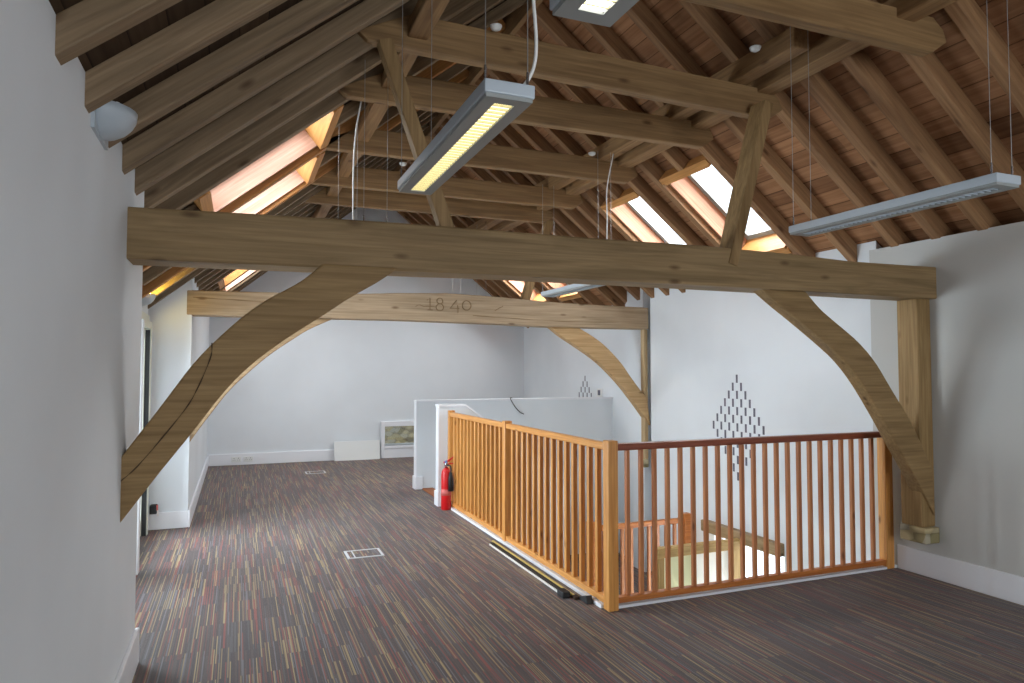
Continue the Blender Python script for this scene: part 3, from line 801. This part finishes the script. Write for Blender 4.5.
lo = bpy.data.objects.new('door_daylight', ld); COL.objects.link(lo); lo.location = (-2.4, 7.0, 1.35); lo.rotation_euler = (0, math.radians(-90), 0)

# ------------------------------------------------------------------ low window in the far wall
root = thing('window_1', (3.2, YB, 0.0), 'small low white window in the far wall, stone outside', 'window', None, 'structure')
bm = BM()
for x0, x1, z0, z1 in ((2.43, KX0, 0.0, 0.66), (KX1, KX1 + 0.08, 0, 0.66), (KX0, KX1, KZ1, 0.66), (KX0, KX1, 0.17, KZ0)):
    box(bm, x0, x1, YB - 0.04, YB + 0.1, z0, z1)
obj('window_frame', bm, M['skirt'], root, bevel=0.004)
obj('apron', one_box(KX0, KX1, YB - 0.03, YB, 0.0, 0.17), M['skirt'], root)
obj('pane', one_box(KX0, KX1, YB + 0.15, YB + 0.158, KZ0, KZ1), M['glass'], root)
tag(obj('stone_wall', one_box(1.6, 4.6, YB + 0.75, YB + 1.0, -0.4, 1.2), M['stone']), 'rubble stone wall outside the low far window', 'wall')
bm = BM(); prism(bm, [(YB - 0.115, 0.0), (YB - 0.09, 0.0), (YB - 0.03, 0.33), (YB - 0.055, 0.33)], 'X', 1.60, 2.40)
tag(obj('white_panel', bm, M['white_plastic']), 'blank white board leaning on the far wall beside the low window', 'panel')

# sockets and switch plates
def socket(x, z, lab):
    t = thing('wall_socket', (x, YB - 0.03, z), lab, 'socket', 'sockets on the far skirting')
    obj('plate', one_box(x - 0.075, x + 0.075, YB - 0.034, YB - 0.024, z - 0.043, z + 0.043), M['white_plastic'], t, bevel=0.003)
    for k in (-0.035, 0.035):
        b = BM()
        box(b, x + k - 0.004, x + k + 0.004, YB - 0.0352, YB - 0.0335, z + 0.012, z + 0.026)
        for q in (-0.014, 0.014): box(b, x + k + q - 0.005, x + k + q + 0.005, YB - 0.0352, YB - 0.0335, z - 0.014, z - 0.007)
        obj('pin_holes', b, M['dark'], t)
socket(0.0, 0.095, 'left one of two white sockets on the far skirting'); socket(0.19, 0.095, 'right one of two white sockets on the far skirting')
t = thing('light_switch', (5.24, 9.48, 1.24), 'dark switch on a white plate right of the far slits', 'switch')
obj('plate', one_box(5.24, 5.25, 9.40, 9.56, 1.18, 1.31), M['white_plastic'], t, bevel=0.003)
obj('rocker', one_box(5.232, 5.241, 9.45, 9.52, 1.205, 1.285), M['dark'], t, bevel=0.002)

# cable hanging over the long half wall
bm = BM()
tube(bm, smooth_line([(3.65, 9.16, 1.20), (3.60, 9.10, 1.205), (3.60, 9.07, 1.17), (3.66, 9.075, 1.08), (3.74, 9.085, 1.0), (3.80, 9.085, 0.97)], 30), 0.006, 6)
tag(obj('loose_cable', bm, M['black'], smooth=True), 'thin black cable hanging over the long half wall', 'cable')

# ------------------------------------------------------------------ floor boxes
def floor_box(x0, x1, y0, y1, lab):
    t = thing('floor_box', ((x0 + x1) / 2, (y0 + y1) / 2, 0), lab, 'floor box', 'floor boxes in the carpet')
    bm = BM(); w = 0.022; h = 0.005
    for a in ((x0, x1, y0, y0 + w), (x0, x1, y1 - w, y1), (x0, x0 + w, y0 + w, y1 - w), (x1 - w, x1, y0 + w, y1 - w), (x0 + 0.06, x0 + 0.07, y0 + w, y1 - w)): box(bm, *a, 0, h)
    obj('frame', bm, M['alu'], t)
    obj('lid', one_box(x0 + w, x1 - w, y0 + w, y1 - w, 0, 0.003), M['carpet'], t)
floor_box(0.89, 1.20, 5.98, 6.24, 'square floor box in the carpet nearer the camera'); floor_box(1.0, 1.30, 11.05, 11.3, 'faint floor box in the carpet near the far wall')

# ------------------------------------------------------------------ bars on the floor
t = thing('trim_bar', (2.165, 5.23, 0), 'long thin silver bar lying on the carpet beside the balustrade', 'bar')
obj('bar', one_box(2.156, 2.168, 4.50, 5.98, 0, 0.015), M['silver'], t, bevel=0.003)
obj('end_block', one_box(2.135, 2.195, 4.40, 4.50, 0, 0.045), M['black'], t, bevel=0.008)
t = thing('trim_bar', (2.21, 5.2, 0), 'long black bar with a brass edge lying beside the silver one', 'bar')
obj('bar', one_box(2.178, 2.212, 4.50, 6.02, 0, 0.016), M['black'], t, bevel=0.003)
obj('edge_strip', one_box(2.212, 2.230, 4.40, 6.06, 0, 0.022), M['brass'], t, bevel=0.003)
obj('end_block', one_box(2.20, 2.245, 4.345, 4.40, 0, 0.02), M['dark2'], t, bevel=0.004)
bm = BM(); prism(bm, [(4.23, 0), (4.36, 0), (4.34, 0.025), (4.25, 0.055)], 'X', 2.235, 2.285)
tag(obj('door_wedge', bm, M['black'], bevel=0.006), 'small black wedge on the carpet at the foot of the corner post', 'wedge')

# small black box with a tag fixed low on the reveal by the glazed door
t = thing('alarm_box', (-0.755, 7.77, 0.16), 'small black box with a pink and white tag by the glazed door', 'box')
obj('case', one_box(-0.79, -0.725, 7.70, 7.80, 0.17, 0.255), M['black'], t, bevel=0.008)
obj('tag', one_box(-0.722, -0.708, 7.695, 7.70, 0.15, 0.21), M['label_white'], t)
obj('tag', one_box(-0.726, -0.712, 7.693, 7.698, 0.21, 0.26), M['tag_red'], t)

# ------------------------------------------------------------------ fire extinguisher
ex, ey = 2.245, 7.68
t = thing('fire_extinguisher', (ex, ey, 0), 'red fire extinguisher standing on the carpet by the end of the balustrade', 'fire extinguisher')
bm = BM(); lathe(bm, [(0.052, 0.0), (0.058, 0.008), (0.058, 0.40), (0.052, 0.435), (0.036, 0.462), (0.02, 0.475)], ex, ey); obj('cylinder', bm, M['red'], t, smooth=True)
bm = BM(); lathe(bm, [(0.0595, 0.165), (0.0595, 0.235)], ex, ey); obj('label_band', bm, M['tag_red'], t, smooth=True)
bm = BM(); lathe(bm, [(0.018, 0.47), (0.018, 0.50), (0.022, 0.502), (0.022, 0.525), (0.012, 0.535)], ex, ey, 14); obj('valve', bm, M['steel'], t, smooth=True)
bm = BM(); prism(bm, [(ex - 0.03, 0.53), (ex + 0.02, 0.535), (ex + 0.10, 0.60), (ex + 0.10, 0.612), (ex + 0.01, 0.556), (ex - 0.03, 0.548)], 'Y', ey - 0.010, ey + 0.010); obj('lever', bm, M['red'], t)
bm = BM(); prism(bm, [(ex - 0.02, 0.51), (ex + 0.11, 0.518), (ex + 0.11, 0.530), (ex - 0.02, 0.526)], 'Y', ey - 0.010, ey + 0.010); obj('carry_handle', bm, M['red'], t)
bm = BM(); tube(bm, smooth_line([(ex + 0.005, ey - 0.02, 0.51), (ex + 0.03, ey - 0.055, 0.50), (ex + 0.035, ey - 0.072, 0.46), (ex + 0.03, ey - 0.075, 0.42)], 14), 0.009, 8); obj('hose', bm, M['black'], t, smooth=True)
bm = BM(); tube(bm, [(ex + 0.03, ey - 0.077, 0.43), (ex + 0.03, ey - 0.079, 0.36), (ex + 0.03, ey - 0.083, 0.22)], [0.018, 0.028, 0.032], 12); obj('horn', bm, M['black'], t, smooth=True)
bm = BM(); tube(bm, [(ex, ey, 0.545), (ex - 0.012, ey - 0.024, 0.545)], 0.016, 10); obj('gauge', bm, plain('blue_cap', rgb(120, 140, 190), 0.4), t)

# ------------------------------------------------------------------ pendant luminaires
def luminaire(xc, y0, y1, louvre, lab, ztop, cable=None, name='pendant_luminaire'):
    t = thing(name, (xc, (y0 + y1) / 2, 2.40), lab, 'light fitting', 'slim suspended light fittings')
    w = 0.08; z0, z1 = 2.40, 2.452
    bm = BM()
    box(bm, xc - w, xc + w, y0, y1, z0 + 0.012, z1)
    h = obj('housing', bm, M['lamp_body'], t, bevel=0.004)
    bm = BM()                                         # underside rim around the louvre
    lw = 0.032
    for a in ((xc - w + 0.006, xc - lw, y0 + 0.006, y1 - 0.006), (xc + lw, xc + w - 0.006, y0 + 0.006, y1 - 0.006), (xc - lw, xc + lw, y0 + 0.006, y0 + 0.05), (xc - lw, xc + lw, y1 - 0.05, y1 - 0.006)):
        box(bm, *a, z0, z0 + 0.014)
    obj('underside', bm, M['lamp_under'], t)
    obj('louvre', one_box(xc - lw, xc + lw, y0 + 0.05, y1 - 0.05, z0 + 0.008, z0 + 0.013), louvre, t)
    bm = BM(); k = y0 + 0.07
    while k < y1 - 0.055: box(bm, xc - lw, xc + lw, k, k + 0.004, z0 + 0.001, z0 + 0.009); k += 0.03
    obj('louvre_blades', bm, M['louvre_bar'] if louvre is not M['louvre_off'] else M['lamp_body'], t)
    for yy in (y0 + 0.03, y1 - 0.03):
        for xx in (xc - w + 0.012, xc + w - 0.012):
            bm = BM(); tube(bm, [(xx, yy, z1), (xx, yy, z1 + 0.05)], 0.0045, 8); obj('ferrule', bm, M['steel'], t)
            bm = BM(); tube(bm, [(xx, yy, z1 + 0.05), (xx, yy, ztop)], 0.0016, 6); obj('suspension_wire', bm, M['wire'], t)
    if cable:
        bm = BM(); tube(bm, smooth_line(cable, 40), 0.0055, 8); obj('supply_cable', bm, M['cable'], t, smooth=True)
    return t
luminaire(0.722, 0.16, 1.386, M['louvre_white'], 'slim suspended light at the top edge, nearest the camera, brightly lit', 3.42)
luminaire(0.736, 1.86, 3.045, M['louvre_warm'], 'slim suspended light with warm yellow louvre before the front tie beam', 3.42,
          [(0.775, 1.92, 2.452), (0.80, 1.90, 2.47), (0.822, 1.885, 2.52), (0.828, 1.88, 2.60), (0.815, 1.875, 2.75), (0.80, 1.87, 3.0), (0.79, 1.87, 3.50)])
luminaire(0.736, 3.98, 5.16, M['louvre_warm'], 'suspended light hidden behind the front tie beam, only wires showing', 3.42,
          [(0.75, 4.95, 2.452), (0.75, 4.95, 2.6), (0.745, 4.93, 3.0), (0.76, 4.93, 3.3), (0.80, 4.9, 3.57)])
luminaire(3.105, 1.95, 3.16, M['louvre_off'], 'slim suspended light at the right edge, unlit', 3.80)
luminaire(3.155, 5.56, 6.87, M['louvre_off'], 'slim suspended light seen small between the two tie beams', 3.64,
          [(3.18, 5.62, 2.452), (3.19, 5.62, 2.6), (3.20, 5.62, 3.0), (3.20, 5.62, 3.3), (3.27, 5.62, 3.64)])
luminaire(3.155, 9.05, 10.3, M['louvre_off'], 'suspended light hidden behind the rear tie beam, two wires showing', 3.64)

# ------------------------------------------------------------------ wall uplighters
def uplighter(x, y, z, lit, lab):
    t = thing('wall_uplighter', (x, y, z), lab, 'wall light', 'wall uplighters on the left side')
    bm = BM(); n = 12; rings = []
    for i in range(7):
        a = math.pi / 2 * i / 6
        rings.append([bm.verts.new((x + 0.13 * math.cos(a) * math.sin(math.pi * k / n), y - 0.14 * math.cos(a) * math.cos(math.pi * k / n), z - 0.11 * math.sin(a))) for k in range(n + 1)])
    for a, b in zip(rings, rings[1:]):
        for k in range(n):
            try: bm.faces.new((a[k], a[k + 1], b[k + 1], b[k]))
            except ValueError: pass
    bmesh.ops.remove_doubles(bm, verts=bm.verts, dist=0.0005)
    o = obj('bowl', bm, M['lamp_body'], t, smooth=True)
    sd = o.modifiers.new('thick', 'SOLIDIFY'); sd.thickness = 0.004
    obj('back_plate', one_box(x - 0.002, x + 0.012, y - 0.14, y + 0.14, z - 0.11, z), M['lamp_body'], t)
    bm = BM(); tube(bm, [(x + 0.07, y - 0.07, z + 0.004), (x + 0.07, y + 0.07, z + 0.008)], 0.013, 8); obj('lamp_tube', bm, M['uplight'] if lit else M['white_plastic'], t)
    if lit:
        ld = bpy.data.lights.new('uplighter_lamp', 'POINT'); ld.energy = 6.0; ld.color = (1.0, 0.72, 0.12); ld.shadow_soft_size = 0.03
        lo = bpy.data.objects.new('uplighter_lamp', ld); COL.objects.link(lo); lo.location = (x + 0.09, y, z + 0.05)
uplighter(-0.5, 2.94, 2.575, False, 'grey bowl wall light on the near left pier, unlit')
uplighter(-0.85, 7.175, 2.30, True, 'lit bowl wall light above the glazed door')

# ------------------------------------------------------------------ small detectors on the roof timbers
def detector(x, y, z, lab):
    bm = BM(); lathe(bm, [(0.015, z - 0.028), (0.03, z - 0.02), (0.037, z - 0.004), (0.037, z)], x, y, 18)
    tag(obj('smoke_detector', bm, M['white_plastic'], smooth=True), lab, 'detector', 'white detectors on the roof timbers')
detector(1.41, 3.80, 3.665, 'white detector on top of the collar above the front tie beam'); detector(3.14, 5.80, 3.69, 'white detector at the right end of the second collar beyond the front truss')
detector(3.10, 3.50, 3.70, 'white detector near the end of the inner right purlin'); detector(1.50, 6.70, 3.66, 'small white detector far back left of the warm lit fitting')

# ------------------------------------------------------------------ light
w = bpy.data.worlds.new('overcast_sky'); scene.world = w; w.use_nodes = True
w.node_tree.nodes['Background'].inputs[0].default_value = (0.80, 0.90, 1.0, 1)
w.node_tree.nodes['Background'].inputs[1].default_value = 2.2
def area(name, loc, rot, sx, sy, e, col=(1, 1, 1)):
    ld = bpy.data.lights.new(name, 'AREA'); ld.shape = 'RECTANGLE'; ld.size = sx; ld.size_y = sy; ld.energy = e; ld.color = col
    lo = bpy.data.objects.new(name, ld); COL.objects.link(lo); lo.location = loc; lo.rotation_euler = [math.radians(a) for a in rot]
area('near_fill_light', (2.3, YF - 0.1, 1.45), (90, 0, 0), 3.2, 1.8, 115, (0.92, 0.96, 1.0))  # added fill from behind the camera, source unseen
area('lower_window_daylight', (5.7, 5.98, -1.2), (0, 90, 0), 1.8, 1.1, 60, (0.95, 0.98, 1.0))
area('lobby_fill', (4.5, 6.6, -1.30), (-90, 0, 0), 0.9, 0.4, 15, (1.0, 1.0, 0.9))  # added light behind the screen to brighten its panes

scene.view_settings.view_transform = 'Standard'
scene.view_settings.look = 'None'
scene.view_settings.exposure = 0.12
